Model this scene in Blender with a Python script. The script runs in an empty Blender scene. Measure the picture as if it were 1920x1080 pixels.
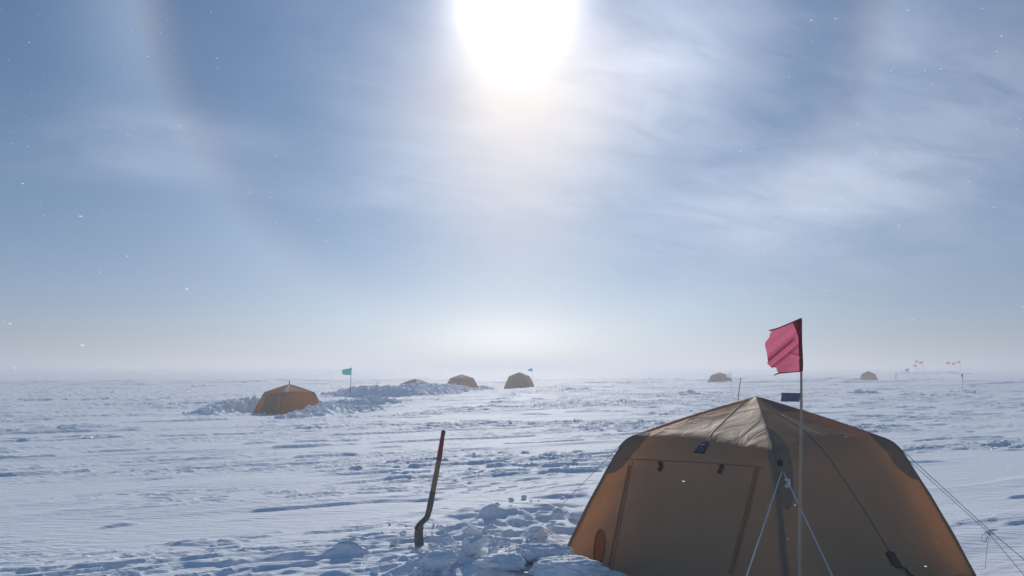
import bpy, bmesh, math, random
import numpy as np
from mathutils import Vector, Matrix
from mathutils.bvhtree import BVHTree

R = math.radians
random.seed(11)
rng = np.random.default_rng(7)
scn = bpy.context.scene

# ------------------------------------------------------------------ camera
FPX, CAM_H = 1600.0, 1.8                       # focal length in pixels of a 1920 wide frame, eye height
PITCH = math.atan(153 / FPX)
cam = bpy.data.cameras.new('camera')
cam.sensor_width = 36.0
cam.lens = 36.0 * FPX / 1920
cam.clip_start, cam.clip_end = 0.05, 20000
camo = bpy.data.objects.new('camera', cam)
camo.location = (0, 0, CAM_H)
camo.rotation_euler = (R(90) + PITCH, 0, 0)
scn.collection.objects.link(camo)
scn.camera = camo

# ------------------------------------------------------------------ light
SUN_EL = R(24.3)
SUN_DIR = Vector((0.003, math.cos(SUN_EL), math.sin(SUN_EL))).normalized()
sun = bpy.data.lights.new('sun', 'SUN')
sun.energy, sun.angle, sun.color = 2.8, R(0.6), (1.0, 0.95, 0.88)
suno = bpy.data.objects.new('sun', sun)
suno.rotation_euler = SUN_DIR.to_track_quat('Z', 'Y').to_euler()
suno.location = (0, 0, 30)
scn.collection.objects.link(suno)
scn.view_settings.view_transform = 'Standard'
scn.view_settings.look = 'None'
scn.view_settings.exposure = 0.0
scn.view_settings.gamma = 1.0
scn.cycles.use_denoising = True
scn.cycles.max_bounces = 8
scn.cycles.diffuse_bounces = 5
scn.cycles.transmission_bounces = 6
scn.cycles.volume_bounces = 1
scn.cycles.transparent_max_bounces = 6


def pix_ray(px, py):
    """direction in the world of a point of the photograph"""
    u, v = (px - 960) / FPX, (540 - py) / FPX
    c, s = math.cos(PITCH), math.sin(PITCH)
    return Vector((u, c - v * s, s + v * c)).normalized()


class E:
    """arithmetic on node sockets"""
    nt = None

    def __init__(s, k): s.k = k

    @staticmethod
    def m(op, *a):
        n = E.nt.nodes.new('ShaderNodeMath'); n.operation = op
        for i, x in enumerate(a):
            x = x.k if isinstance(x, E) else x
            if isinstance(x, (int, float)): n.inputs[i].default_value = float(x)
            else: E.nt.links.new(x, n.inputs[i])
        return E(n.outputs[0])

    def __add__(s, o): return E.m('ADD', s, o)
    __radd__ = __add__
    def __sub__(s, o): return E.m('SUBTRACT', s, o)
    def __rsub__(s, o): return E.m('SUBTRACT', o, s)
    def __mul__(s, o): return E.m('MULTIPLY', s, o)
    __rmul__ = __mul__
    def __truediv__(s, o): return E.m('DIVIDE', s, o)
    def __rtruediv__(s, o): return E.m('DIVIDE', o, s)
    def __pow__(s, o): return E.m('POWER', s, o)
    def exp(s): return E.m('EXPONENT', s)
    def clamp(s, a=0.0, b=1.0): return E.m('MINIMUM', E.m('MAXIMUM', s, a), b)
    def ss(s, a, b):
        t = ((s - a) / (b - a)).clamp()
        return t * t * (3.0 - 2.0 * t)


def node(nt, typ, **kw):
    n = nt.nodes.new(typ)
    for k, v in kw.items():
        if k in n.inputs.keys(): n.inputs[k].default_value = v
        else: setattr(n, k, v)
    return n


# ------------------------------------------------------------------ sky
def make_world():
    w = bpy.data.worlds.new('World'); scn.world = w
    w.use_nodes = True
    nt = w.node_tree; E.nt = nt
    bg = nt.nodes['Background']; STR = 0.1
    bg.inputs['Strength'].default_value = STR
    sky = node(nt, 'ShaderNodeTexSky', sky_type='NISHITA', sun_disc=False, sun_elevation=SUN_EL,
               sun_rotation=0.0, altitude=2600.0, air_density=1.0, dust_density=0.6, ozone_density=2.0)
    tc = nt.nodes.new('ShaderNodeTexCoord')
    nv = node(nt, 'ShaderNodeVectorMath', operation='NORMALIZE')
    nt.links.new(tc.outputs['Generated'], nv.inputs[0])
    nt.links.new(nv.outputs[0], sky.inputs[0]) if len(sky.inputs) else None
    sep = nt.nodes.new('ShaderNodeSeparateXYZ'); nt.links.new(nv.outputs[0], sep.inputs[0])
    X, Y, Z = (E(sep.outputs[i]) for i in range(3))
    dot = (X * SUN_DIR.x + Y * SUN_DIR.y + Z * SUN_DIR.z).clamp(-1, 1)
    psi = E.m('ARCCOSINE', dot) * (180 / math.pi)                    # degrees from the sun
    az = E.m('ARCTAN2', X, Y) * (180 / math.pi)
    el = E.m('ARCSINE', Z.clamp(-1, 1)) * (180 / math.pi)
    front = Y.ss(-0.1, 0.35)

    def noise(vec, scale, detail, rough=0.55, dist=0.0):
        n = node(nt, 'ShaderNodeTexNoise', Scale=scale, Detail=detail, Roughness=rough, Distortion=dist)
        nt.links.new(vec, n.inputs['Vector'])
        return E(n.outputs[0])

    # cirrus sheet coordinates: the direction met with a high flat layer
    den = 1.0 / (E.m('MAXIMUM', Z, 0.0) + 0.22)
    cx, cy = X * den, Y * den
    cb = nt.nodes.new('ShaderNodeCombineXYZ')
    a = R(24)
    nt.links.new((cx * math.cos(a) + cy * math.sin(a)).k, cb.inputs[0])
    nt.links.new((cy * math.cos(a) - cx * math.sin(a)).k, cb.inputs[1])
    mp = node(nt, 'ShaderNodeMapping'); mp.inputs['Scale'].default_value = (0.9, 1.7, 1)
    nt.links.new(cb.outputs[0], mp.inputs[0])
    n1 = noise(mp.outputs[0], 1.7, 8.0, 0.58, 0.5)
    n2 = noise(mp.outputs[0], 4.6, 6.0, 0.55, 0.6)
    wisp = (n1 * 0.72 + n2 * 0.28).ss(0.25, 0.78)
    fibre = n2.ss(0.25, 0.8)

    def blob(px, py, sx, sy, ang=0.0):
        d = pix_ray(px, py)
        a0, e0 = math.degrees(math.atan2(d.x, d.y)), math.degrees(math.asin(d.z))
        k = math.degrees(1 / FPX)
        c, s = math.cos(R(ang)), math.sin(R(ang))
        u, v = az - a0, el - e0
        p = (u * c + v * s) * (1 / (sx * k)); q = (v * c - u * s) * (1 / (sy * k))
        return ((p * p + q * q) * -0.5).exp() * front

    veil = wisp * 0.02
    for px, py, sx, sy, ang, amp in (
            (1450, 385, 170, 45, 6, 0.26), (1640, 330, 190, 55, 16, 0.25), (1800, 215, 200, 80, 20, 0.20),
            (1280, 130, 110, 120, 0, 0.21), (1680, 90, 130, 60, 10, 0.12), (1390, 60, 110, 70, 25, 0.06), (300, 255, 120, 34, 2, 0.14),
            (290, 320, 130, 14, 2, 0.08), (820, 345, 120, 30, 4, 0.09), (980, 385, 300, 14, -2, 0.09),
            (1000, 270, 150, 110, 10, 0.14), (1130, 190, 130, 70, 30, 0.16), (640, 120, 70, 90, 30, 0.04),
            (1650, 480, 260, 50, 8, 0.09), (760, 230, 90, 60, 40, 0.05)):
        veil = veil + blob(px, py, sx, sy, ang) * (wisp * 1.10 + fibre * 0.45 + 0.28) * amp
    # light the thin cloud scatters: strongest close to the sun
    phase = (psi * -0.085).exp() * 0.80 + 0.52
    cover = 1.0 - (veil * -1.9).exp()
    # aureole round the sun
    psi2 = psi * (1.0 + (n1 - 0.5) * 0.35)
    aur = ((psi2 * psi2) * (-1 / 8.2)).exp() * 2.3 + (psi * (-1 / 5.0)).exp() * (0.40 + wisp * 0.26)
    pillar = (blob(965, 350, 125, 210) * 0.42 + blob(1000, 170, 150, 100) * 0.50 + blob(950, 140, 60, 70) * 0.25).clamp(0, 0.9)
    glow = blob(950, 650, 95, 38) * 0.27 + blob(955, 640, 330, 70) * 0.13
    # ring at twenty-two degrees, red inside
    amp_h = 0.040 + blob(330, 330, 130, 160) * 0.03 + blob(215, 20, 75, 160) * 0.14 + blob(1670, 30, 80, 130) * 0.075 + blob(470, 500, 130, 100) * 0.03

    def ring(p0):
        return psi.ss(p0 - 1.7, p0 + 2.0) * E.m('MINIMUM', ((psi - (p0 + 1.2)) * (-1 / 4.2)).exp(), 1.0) * front
    # pale air towards the horizon, brighter below the sun
    elp = E.m('MAXIMUM', el, 0.0)
    e9, e3 = (elp * (-1 / 9.0)).exp(), (elp * (-1 / 3.0)).exp()
    side = ((az * az) * (-1 / 300.0)).exp() * front * 0.8 + 1.0

    sp = nt.nodes.new('ShaderNodeSeparateColor'); nt.links.new(sky.outputs[0], sp.inputs[0])
    out = nt.nodes.new('ShaderNodeCombineColor')
    near = (psi * (-1 / 12.0)).exp() * 0.75 + 1.0
    for i, (base, a9, a3, vcol, acol, hp, gcol, wcol) in enumerate((
            (0.036, 0.292, 0.060, 0.96, 1.08, 21.2, 1.06, 0.87),
            (0.102, 0.395, -0.035, 1.06, 0.99, 21.6, 0.94, 0.815),
            (0.236, 0.474, -0.150, 1.30, 0.86, 22.0, 0.74, 0.80))):
        clear = E(sp.outputs[i]) * STR * 0.05 + base
        c = clear * near * (1.0 - e3) + (e9 * a9 + e3 * a3) * side
        c = c * (1.0 - cover) + (phase * vcol) * cover
        c = c * (1.0 - pillar) + pillar * wcol
        c = c + aur * acol + glow * gcol
        c = c + amp_h * ring(hp) * (1.0 - e3)
        nt.links.new((c * (1 / STR)).k, out.inputs[i])
    nt.links.new(out.outputs[0], bg.inputs['Color'])


make_world()


# ------------------------------------------------------------------ mesh helpers
def link(o, parent=None):
    scn.collection.objects.link(o)
    if parent: o.parent = parent
    return o


def mesh(name, verts, faces, mat, parent=None, smooth=True):
    me = bpy.data.meshes.new(name)
    me.from_pydata([tuple(v) for v in verts], [], faces)
    me.update()
    if smooth: me.polygons.foreach_set('use_smooth', [True] * len(me.polygons))
    me.materials.append(mat)
    return link(bpy.data.objects.new(name, me), parent)


def tag(o, label=None, cat=None, group=None, kind=None):
    for k, v in (('label', label), ('category', cat), ('group', group), ('kind', kind)):
        if v: o[k] = v
    return o


def empty(name, loc, rz=0.0):
    o = bpy.data.objects.new(name, None)
    o.location = loc; o.rotation_euler = (0, 0, rz); o.empty_display_size = 0.1
    return link(o)


def tube(pts, rad, seg=8, cap=True):
    """verts, faces of a tapered tube along pts"""
    pts = [Vector(p) for p in pts]
    n = len(pts)
    if not hasattr(rad, '__len__'): rad = [rad] * n
    V, F = [], []
    t0 = (pts[1] - pts[0]).normalized()
    ref = Vector((0, 0, 1)) if abs(t0.z) < 0.9 else Vector((1, 0, 0))
    side = t0.cross(ref).normalized()
    for i, p in enumerate(pts):
        t = (pts[min(i + 1, n - 1)] - pts[max(i - 1, 0)]).normalized()
        side = (side - t * side.dot(t)).normalized()
        up = side.cross(t)
        for k in range(seg):
            a = 2 * math.pi * k / seg
            V.append(p + (side * math.cos(a) + up * math.sin(a)) * rad[i])
    for i in range(n - 1):
        for k in range(seg):
            k2 = (k + 1) % seg
            F.append((i * seg + k, i * seg + k2, (i + 1) * seg + k2, (i + 1) * seg + k))
    if cap:
        F.append(tuple(range(seg))[::-1]); F.append(tuple((n - 1) * seg + k for k in range(seg)))
    return V, F


def join(*vf):
    V, F = [], []
    for v, f in vf:
        b = len(V); V += list(v); F += [tuple(i + b for i in q) for q in f]
    return V, F


def grid_faces(n, m, wrap=False):
    F = []
    for i in range(n - 1):
        for j in range(m if wrap else m - 1):
            j2 = (j + 1) % m
            F.append((i * m + j, i * m + j2, (i + 1) * m + j2, (i + 1) * m + j))
    return F


def polyline(pts, t):
    """points at fractions t along a polyline"""
    P = np.array(pts, float)
    d = np.r_[0, np.cumsum(np.linalg.norm(np.diff(P, axis=0), axis=1))]; d /= d[-1]
    return np.stack([np.interp(t, d, P[:, k]) for k in range(P.shape[1])], -1)


# ------------------------------------------------------------------ noise
PERM = rng.permutation(512).astype(np.int64)
GA = rng.random(512) * 2 * math.pi
GX, GY = np.cos(GA), np.sin(GA)


def perlin(x, y, seed=0):
    x, y = np.asarray(x, float), np.asarray(y, float)
    xi, yi = np.floor(x).astype(np.int64), np.floor(y).astype(np.int64)
    xf, yf = x - xi, y - yi
    u = xf * xf * xf * (xf * (xf * 6 - 15) + 10); v = yf * yf * yf * (yf * (yf * 6 - 15) + 10)

    def g(i, j, a, b):
        h = PERM[(PERM[(i + seed * 57) & 511] + j * 3 + seed * 131) & 511]
        return GX[h] * a + GY[h] * b
    n00 = g(xi, yi, xf, yf); n10 = g(xi + 1, yi, xf - 1, yf)
    n01 = g(xi, yi + 1, xf, yf - 1); n11 = g(xi + 1, yi + 1, xf - 1, yf - 1)
    return ((n00 * (1 - u) + n10 * u) * (1 - v) + (n01 * (1 - u) + n11 * u) * v) * 1.5


def cells(x, y, seed=0):
    """distance to the nearest point of a jittered lattice, and that point's random number"""
    x, y = np.asarray(x, float), np.asarray(y, float)
    xi, yi = np.floor(x).astype(np.int64), np.floor(y).astype(np.int64)
    best = np.full(x.shape, 9.0); val = np.zeros(x.shape)
    for dx in (-1, 0, 1):
        for dy in (-1, 0, 1):
            h = PERM[(PERM[(xi + dx + seed * 57) & 511] + (yi + dy) * 3 + seed * 31) & 511]
            jx = xi + dx + 0.15 + 0.7 * ((h * 37 % 512) / 512.0); jy = yi + dy + 0.15 + 0.7 * ((h * 101 % 512) / 512.0)
            d = np.hypot(x - jx, y - jy)
            m = d < best
            best = np.where(m, d, best); val = np.where(m, h / 512.0, val)
    return best, val


def sst(x, a, b):
    t = np.clip((x - a) / (b - a), 0, 1)
    return t * t * (3 - 2 * t)


# ------------------------------------------------------------------ ground height
def flat_hit(px, py, z=0.0):
    d = pix_ray(px, py)
    t = (z - CAM_H) / d.z
    return np.array((d.x * t, d.y * t))


WIND = R(30)
CW, SW = math.cos(WIND), math.sin(WIND)
TENT_C = np.array((2.254, 7.952)); TENT_ROT = -0.171
DIPS = [(-10.9, 41.0, 4.5, -0.42), (-9.2, 81.0, 5.0, -0.62), (-5.0, 88.0, 6.0, -0.2), (51.0, 125.0, 22, 0.12), (88, 165, 40, 0.3)]
LUMPS = []                                        # x, y, length, width, angle, height
for px, py, lw, ww, ang, h in (
        (1010, 1068, 0.34, 0.26, 10, 0.13), (1090, 1085, 0.36, 0.22, -10, 0.10), (930, 1085, 0.34, 0.24, 0, 0.11),
        (850, 1066, 0.34, 0.16, 35, 0.09), (945, 975, 0.34, 0.13, 16, 0.15), (1050, 948, 0.35, 0.12, 5, -0.06),
        (1060, 932, 0.40, 0.12, 8, 0.06), (1012, 1008, 0.16, 0.12, 0, 0.07), (1048, 973, 0.11, 0.10, 0, 0.07),
        (1080, 972, 0.09, 0.09, 0, 0.06), (880, 1000, 0.40, 0.24, 10, 0.05), (900, 1062, 0.75, 0.35, 5, 0.09),
        (760, 1078, 0.15, 0.08, 30, 0.04), (375, 1020, 0.3, 0.10, 5, 0.035), (505, 1056, 0.20, 0.10, 10, -0.05),
        (640, 1045, 0.18, 0.07, 0, 0.05), (890, 965, 0.25, 0.10, 30, 0.05), (1000, 958, 0.3, 0.1, 20, 0.05)):
    x, y = flat_hit(px, py)
    LUMPS.append((x, y, lw, ww, R(ang), h))
PRINTS = [flat_hit(px, py) for px, py in ((972, 736), (966, 739), (962, 743), (955, 745), (950, 749), (944, 751), (939, 756), (930, 758),
                                         (700, 756), (716, 760), (1010, 752), (905, 770), (890, 766))]
BASIN = flat_hit(985, 985)


def ground(x, y):
    x, y = np.asarray(x, float), np.asarray(y, float)
    r = np.hypot(x, y)
    h = 0.16 * perlin(x / 38 + 3.3, y / 26 + 1.7, 1) * sst(r, 10, 60)
    h = h + 0.45 * perlin(x / 160, y / 70, 2) * sst(r, 120, 500) * (1 - sst(r, 2000, 4500))
    h = h + 0.0032 * np.clip(r - 150, 0, 1500)          # the ice sheet rises gently into the distance
    for cx, cy, s, a in DIPS:
        h = h + a * np.exp(-0.5 * ((x - cx) ** 2 + (y - cy) ** 2) / s ** 2)
    a_, b_ = x * CW + y * SW, -x * SW + y * CW
    wx = a_ + 0.5 * perlin(a_ / 4, b_ / 2.2, 3); wy = b_ + 0.30 * perlin(a_ / 3.1, b_ / 2.0, 4)
    patch = sst(perlin(a_ / 11 + 9, b_ / 5.5, 5) + 0.45 * perlin(a_ / 4, b_ / 1.8, 6), -0.2, 0.5)
    tw = TENT_C
    near_tent = np.exp(-0.5 * ((x - tw[0]) ** 2 + (y - tw[1]) ** 2) / 1.7 ** 2)
    # wind-cut plates: a layer with a steep edge and a smooth top, two sizes
    n1 = perlin(wx / 1.5, wy / 0.27, 7) + 0.5 * perlin(wx / 0.6, wy / 0.13, 8) + 0.25 * perlin(wx / 0.25, wy / 0.08, 22)
    far = 1 + np.clip(r - 10, 0, 50) / 60
    h = h + 0.042 * far * sst(n1, 0.26, 0.44) * patch
    n2 = perlin(wx / 0.7, wy / 0.14, 9) + 0.5 * perlin(wx / 0.28, wy / 0.07, 10)
    h = h + 0.024 * far * sst(n2, 0.26, 0.46) * (0.05 + 0.95 * patch) * (1 - 0.4 * near_tent)
    n3 = perlin(wx / 6.0, wy / 1.3, 11) + 0.3 * perlin(wx / 2.2, wy / 0.45, 23)
    h = h + 0.050 * sst(n3, 0.0, 0.9)
    n4 = perlin(wx / 4.0 + 31, wy / 0.6, 27) + 0.25 * perlin(wx / 0.9, wy / 0.2, 28)      # lone long scarps in the smooth parts
    h = h + 0.035 * far * sst(n4, 0.52, 0.64)
    n5 = perlin(wx / 0.55, wy / 0.10, 33) + 0.4 * perlin(wx / 0.2, wy / 0.06, 34)
    p2 = sst(perlin(a_ / 5 + 3, b_ / 2.2, 35), -0.05, 0.5)
    h = h + 0.022 * far * sst(n5, 0.28, 0.46) * p2
    h = h + 0.016 * (1 - np.abs(perlin(wx / 1.8, wy / 0.33, 12))) ** 3 * patch
    h = h + 0.004 * perlin(wx / 0.35, wy / 0.10, 13) * (0.3 + patch)
    # far drifts that still read as streaks
    fr = sst(r, 50, 130)
    h = h + fr * 0.20 * sst(perlin(a_ / 16, b_ / 5, 14) + 0.4 * perlin(a_ / 6, b_ / 2, 15), 0.15, 0.5) * (1 - sst(r, 900, 2500))
    # trodden and dug snow beside the near tent
    bx, by = x - BASIN[0], y - BASIN[1]
    m = np.exp(-0.5 * ((bx / 0.75) ** 2 + (by / 0.95) ** 2))
    q = perlin(x / 0.42 + 5, y / 0.36, 16) + 0.5 * perlin(x / 0.17, y / 0.15, 17)
    h = h + m * (0.055 * q + 0.035 * sst(q, 0.05, 0.25))
    for cx, cy, lw, ww, an, a in LUMPS:
        c, s = math.cos(an), math.sin(an)
        p, q = ((x - cx) * c + (y - cy) * s) / lw, (-(x - cx) * s + (y - cy) * c) / ww
        d2 = (p * p + q * q) * (1 + 0.35 * perlin(x / 0.16 + cx * 9, y / 0.16, 18))
        h = h + a * np.exp(-np.clip(d2, 0, 30) ** 1.6)
    for cx, cy in PRINTS:
        d2 = ((x - cx) / 0.28) ** 2 + ((y - cy) / 0.34) ** 2
        h = h - 0.16 * np.exp(-d2) + 0.07 * np.exp(-((np.sqrt(d2) - 1.7) / 0.5) ** 2)
    return h


def hit(px, py, z0=0.0):
    """point of the ground seen at a place of the photograph"""
    d = pix_ray(px, py)
    z = z0
    for _ in range(12):
        t = (z - CAM_H) / d.z
        z = 0.5 * z + 0.5 * float(ground(d.x * t, d.y * t))
    t = (z - CAM_H) / d.z
    return Vector((d.x * t, d.y * t, float(ground(d.x * t, d.y * t))))


def at(px, py, y):
    """point at depth y seen at a place of the photograph"""
    d = pix_ray(px, py)
    return Vector((0, 0, CAM_H)) + d * (y / d.y)


# ------------------------------------------------------------------ materials
def new_mat(name):
    m = bpy.data.materials.new(name); m.use_nodes = True
    nt = m.node_tree; E.nt = nt
    return m, nt, nt.nodes['Principled BSDF'], nt.nodes['Material Output']


def plain(name, col, rough=0.6, metal=0.0, var=0.15, scale=30.0, spec=0.4):
    m, nt, b, o = new_mat(name)
    n = node(nt, 'ShaderNodeTexNoise', Scale=scale, Detail=4.0)
    tcn = nt.nodes.new('ShaderNodeTexCoord'); nt.links.new(tcn.outputs['Object'], n.inputs['Vector'])
    mx = node(nt, 'ShaderNodeMix', data_type='RGBA')
    mx.inputs[6].default_value = (*[c * (1 - var) for c in col], 1); mx.inputs[7].default_value = (*[min(1, c * (1 + var)) for c in col], 1)
    nt.links.new(n.outputs[0], mx.inputs[0]); nt.links.new(mx.outputs[2], b.inputs['Base Color'])
    b.inputs['Roughness'].default_value = rough; b.inputs['Metallic'].default_value = metal
    b.inputs['Specular IOR Level'].default_value = spec
    return m


def snow_mat(name='snow', col=(0.865, 0.885, 0.905), grain=1.0):
    m, nt, b, o = new_mat(name)
    tcn = nt.nodes.new('ShaderNodeTexCoord')
    b.inputs['Base Color'].default_value = (*col, 1)
    b.inputs['Roughness'].default_value = 0.7
    b.inputs['Specular IOR Level'].default_value = 0.06
    n1 = node(nt, 'ShaderNodeTexNoise', Scale=38.0, Detail=5.0, Roughness=0.7)
    n2 = node(nt, 'ShaderNodeTexNoise', Scale=7.0, Detail=4.0, Roughness=0.6)
    mp = node(nt, 'ShaderNodeMapping'); mp.inputs['Rotation'].default_value = (0, 0, -WIND); mp.inputs['Scale'].default_value = (0.4, 1.5, 1)
    nt.links.new(tcn.outputs['Object'], n1.inputs['Vector'])
    nt.links.new(tcn.outputs['Object'], mp.inputs[0]); nt.links.new(mp.outputs[0], n2.inputs['Vector'])
    b1 = node(nt, 'ShaderNodeBump', Strength=0.55 * grain, Distance=0.012)
    b2 = node(nt, 'ShaderNodeBump', Strength=0.6 * grain, Distance=0.05)
    nt.links.new(n1.outputs[0], b1.inputs['Height']); nt.links.new(n2.outputs[0], b2.inputs['Height'])
    nt.links.new(b2.outputs[0], b1.inputs['Normal']); nt.links.new(b1.outputs[0], b.inputs['Normal'])
    return m


def cloth(name, col, trans=0.35, bump=0.3, var=0.12, rough=0.7, dust=0.0, tcol=None, spec=0.25):
    """woven fabric that lets some light through"""
    m, nt, b, o = new_mat(name)
    tcn = nt.nodes.new('ShaderNodeTexCoord')
    n = node(nt, 'ShaderNodeTexNoise', Scale=2.6, Detail=6.0, Roughness=0.6)
    nt.links.new(tcn.outputs['Object'], n.inputs['Vector'])
    mx = node(nt, 'ShaderNodeMix', data_type='RGBA')
    mx.inputs[6].default_value = (*[c * (1 - var) for c in col], 1); mx.inputs[7].default_value = (*[min(1, c * (1 + var)) for c in col], 1)
    nt.links.new(n.outputs[0], mx.inputs[0])
    cs = mx.outputs[2]
    if dust:
        d = node(nt, 'ShaderNodeTexNoise', Scale=9.0, Detail=8.0, Roughness=0.75)
        nt.links.new(tcn.outputs['Object'], d.inputs['Vector'])
        f = E(d.outputs[0]).ss(0.62 - 0.3 * dust, 0.72)
        mx2 = node(nt, 'ShaderNodeMix', data_type='RGBA'); mx2.inputs[7].default_value = (0.8, 0.83, 0.88, 1)
        nt.links.new(f.k, mx2.inputs[0]); nt.links.new(cs, mx2.inputs[6]); cs = mx2.outputs[2]
    nt.links.new(cs, b.inputs['Base Color'])
    b.inputs['Roughness'].default_value = rough; b.inputs['Specular IOR Level'].default_value = spec
    wv = node(nt, 'ShaderNodeTexNoise', Scale=5.0, Detail=3.0, Distortion=0.8)
    mp = node(nt, 'ShaderNodeMapping'); mp.inputs['Scale'].default_value = (0.8, 0.8, 0.4); mp.inputs['Rotation'].default_value = (0.3, 0.5, 0.4)
    nt.links.new(tcn.outputs['Object'], mp.inputs[0]); nt.links.new(mp.outputs[0], wv.inputs['Vector'])
    bp = node(nt, 'ShaderNodeBump', Strength=bump, Distance=0.05)
    nt.links.new(wv.outputs[0], bp.inputs['Height']); nt.links.new(bp.outputs[0], b.inputs['Normal'])
    tr = nt.nodes.new('ShaderNodeBsdfTranslucent')
    if tcol: tr.inputs['Color'].default_value = (*tcol, 1)
    else: nt.links.new(cs, tr.inputs['Color'])
    nt.links.new(bp.outputs[0], tr.inputs['Normal'])
    ms = nt.nodes.new('ShaderNodeMixShader'); ms.inputs[0].default_value = trans
    nt.links.new(b.outputs[0], ms.inputs[1]); nt.links.new(tr.outputs[0], ms.inputs[2])
    nt.links.new(ms.outputs[0], o.inputs['Surface'])
    return m


M_SNOW = snow_mat()
M_TENT = cloth('tan_tent_fabric', (0.49, 0.365, 0.225), 0.52, 0.36, rough=0.58, spec=0.34, tcol=(0.95, 0.52, 0.11))
M_FAR = cloth('orange_tent_fabric', (0.36, 0.20, 0.06), 0.44, 0.3, tcol=(0.88, 0.43, 0.07))
M_INNER = cloth('inner_tent_fabric', (0.40, 0.27, 0.14), 0.16, 0.3)
M_PATCH = cloth('grey_reinforcement', (0.21, 0.17, 0.115), 0.22, 0.3, tcol=(0.7, 0.42, 0.14))
M_SLEEVE = cloth('sleeve_fabric', (0.22, 0.165, 0.105), 0.15, 0.3)
M_SEAM_SHADE = plain('seam_and_shade_tape', (0.16, 0.10, 0.07), 0.7)
M_ZIP = cloth('zip_flap', (0.30, 0.14, 0.08), 0.2, 0.4)
M_BLACK = plain('black_webbing', (0.012, 0.012, 0.014), 0.6)
M_NAVY = plain('navy_patch', (0.012, 0.016, 0.04), 0.6)
M_SLATE = plain('slate_thread', (0.09, 0.12, 0.22), 0.6)
M_ORANGE = cloth('orange_vent_fabric', (0.50, 0.14, 0.04), 0.35, 0.2)
M_ROPE = plain('pale_rope', (0.62, 0.66, 0.74), 0.7, var=0.2, scale=200)
M_THINROPE = plain('grey_cord', (0.30, 0.31, 0.34), 0.7)
M_FLAP = cloth('dusted_flap_fabric', (0.36, 0.30, 0.26), 0.05, 0.6, dust=0.35)
M_DOOR = cloth('door_fabric', (0.26, 0.15, 0.06), 0.22, 0.3, tcol=(0.7, 0.30, 0.04))
M_FLOOR = plain('groundsheet', (0.05, 0.045, 0.04), 0.7)
M_BAMBOO = plain('bamboo_cane', (0.33, 0.27, 0.20), 0.55, scale=12, var=0.3)
M_RED = cloth('pink_red_flag_cloth', (0.58, 0.14, 0.20), 0.50, 0.25, tcol=(0.72, 0.17, 0.27))
M_MAROON = cloth('maroon_flag_sleeve', (0.20, 0.02, 0.04), 0.22, 0.3)
M_TAPE = plain('slate_blue_tape', (0.10, 0.12, 0.18), 0.5)
M_TEAL = cloth('teal_flag_cloth', (0.05, 0.38, 0.40), 0.45, 0.2)
M_PALE = cloth('pale_flag_cloth', (0.62, 0.72, 0.76), 0.45, 0.2)
M_FARRED = cloth('red_flag_cloth', (0.62, 0.012, 0.015), 0.40, 0.2)
M_DARKPOLE = plain('dark_pole', (0.05, 0.05, 0.06), 0.6)
M_WHITE = cloth('white_vent_fabric', (0.72, 0.70, 0.66), 0.4, 0.2)
M_STEEL = plain('worn_steel', (0.10, 0.095, 0.09), 0.45, 0.6, var=0.3)
M_WOOD = plain('ash_wood', (0.22, 0.15, 0.10), 0.6, scale=25, var=0.3)
M_REDPAINT = plain('worn_red_paint', (0.22, 0.03, 0.035), 0.5, var=0.3)


# ------------------------------------------------------------------ the snowfield: one sheet to the horizon
def make_ground():
    r = [0.3]
    while r[-1] < 5.0: r.append(r[-1] * 1.05)
    while r[-1] < 150.0: r.append(r[-1] * 1.0029)
    while r[-1] < 7000.0: r.append(r[-1] * 1.018)
    r = np.array(r)
    fan = np.arange(-0.70, 0.7001, 0.00155)
    rest = np.linspace(0.70, 2 * math.pi - 0.70, 62)[1:-1]
    a = np.r_[fan, rest]
    Rr, A = np.meshgrid(r, a, indexing='ij')
    x, y = Rr * np.sin(A), Rr * np.cos(A)
    z = np.empty_like(x)
    for i in range(0, len(r), 200): z[i:i + 200] = ground(x[i:i + 200], y[i:i + 200])
    n, m = x.shape
    co = np.empty((n * m + 1, 3), np.float32)
    co[:-1, 0] = x.ravel(); co[:-1, 1] = y.ravel(); co[:-1, 2] = z.ravel()
    co[-1] = (0, 0, float(ground(0, 0)))
    i = np.arange(n - 1)[:, None]; j = np.arange(m)[None, :]; j2 = (j + 1) % m
    q = np.stack([i * m + j, (i + 1) * m + j, (i + 1) * m + j2, i * m + j2], -1).reshape(-1)
    jj = np.arange(m)
    t = np.stack([np.full(m, n * m), jj, (jj + 1) % m], -1).reshape(-1)
    nq, ntri = (n - 1) * m, m
    me = bpy.data.meshes.new('snow_ground')
    me.vertices.add(n * m + 1); me.vertices.foreach_set('co', co.ravel())
    me.loops.add(4 * nq + 3 * ntri); me.loops.foreach_set('vertex_index', np.r_[q, t].astype(np.int32))
    me.polygons.add(nq + ntri)
    me.polygons.foreach_set('loop_start', np.r_[np.arange(nq) * 4, 4 * nq + np.arange(ntri) * 3].astype(np.int32))
    me.polygons.foreach_set('use_smooth', np.ones(nq + ntri, bool))
    me.update(calc_edges=True); me.validate()
    # faces must look up
    if me.polygons[0].normal.z < 0: me.flip_normals()
    me.materials.append(M_SNOW)
    return tag(link(bpy.data.objects.new('snow_ground', me)), kind='structure')


make_ground()

# ------------------------------------------------------------------ tents
RB, RE, HE, HA = 1.814, 1.217, 1.153, 1.555


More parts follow.
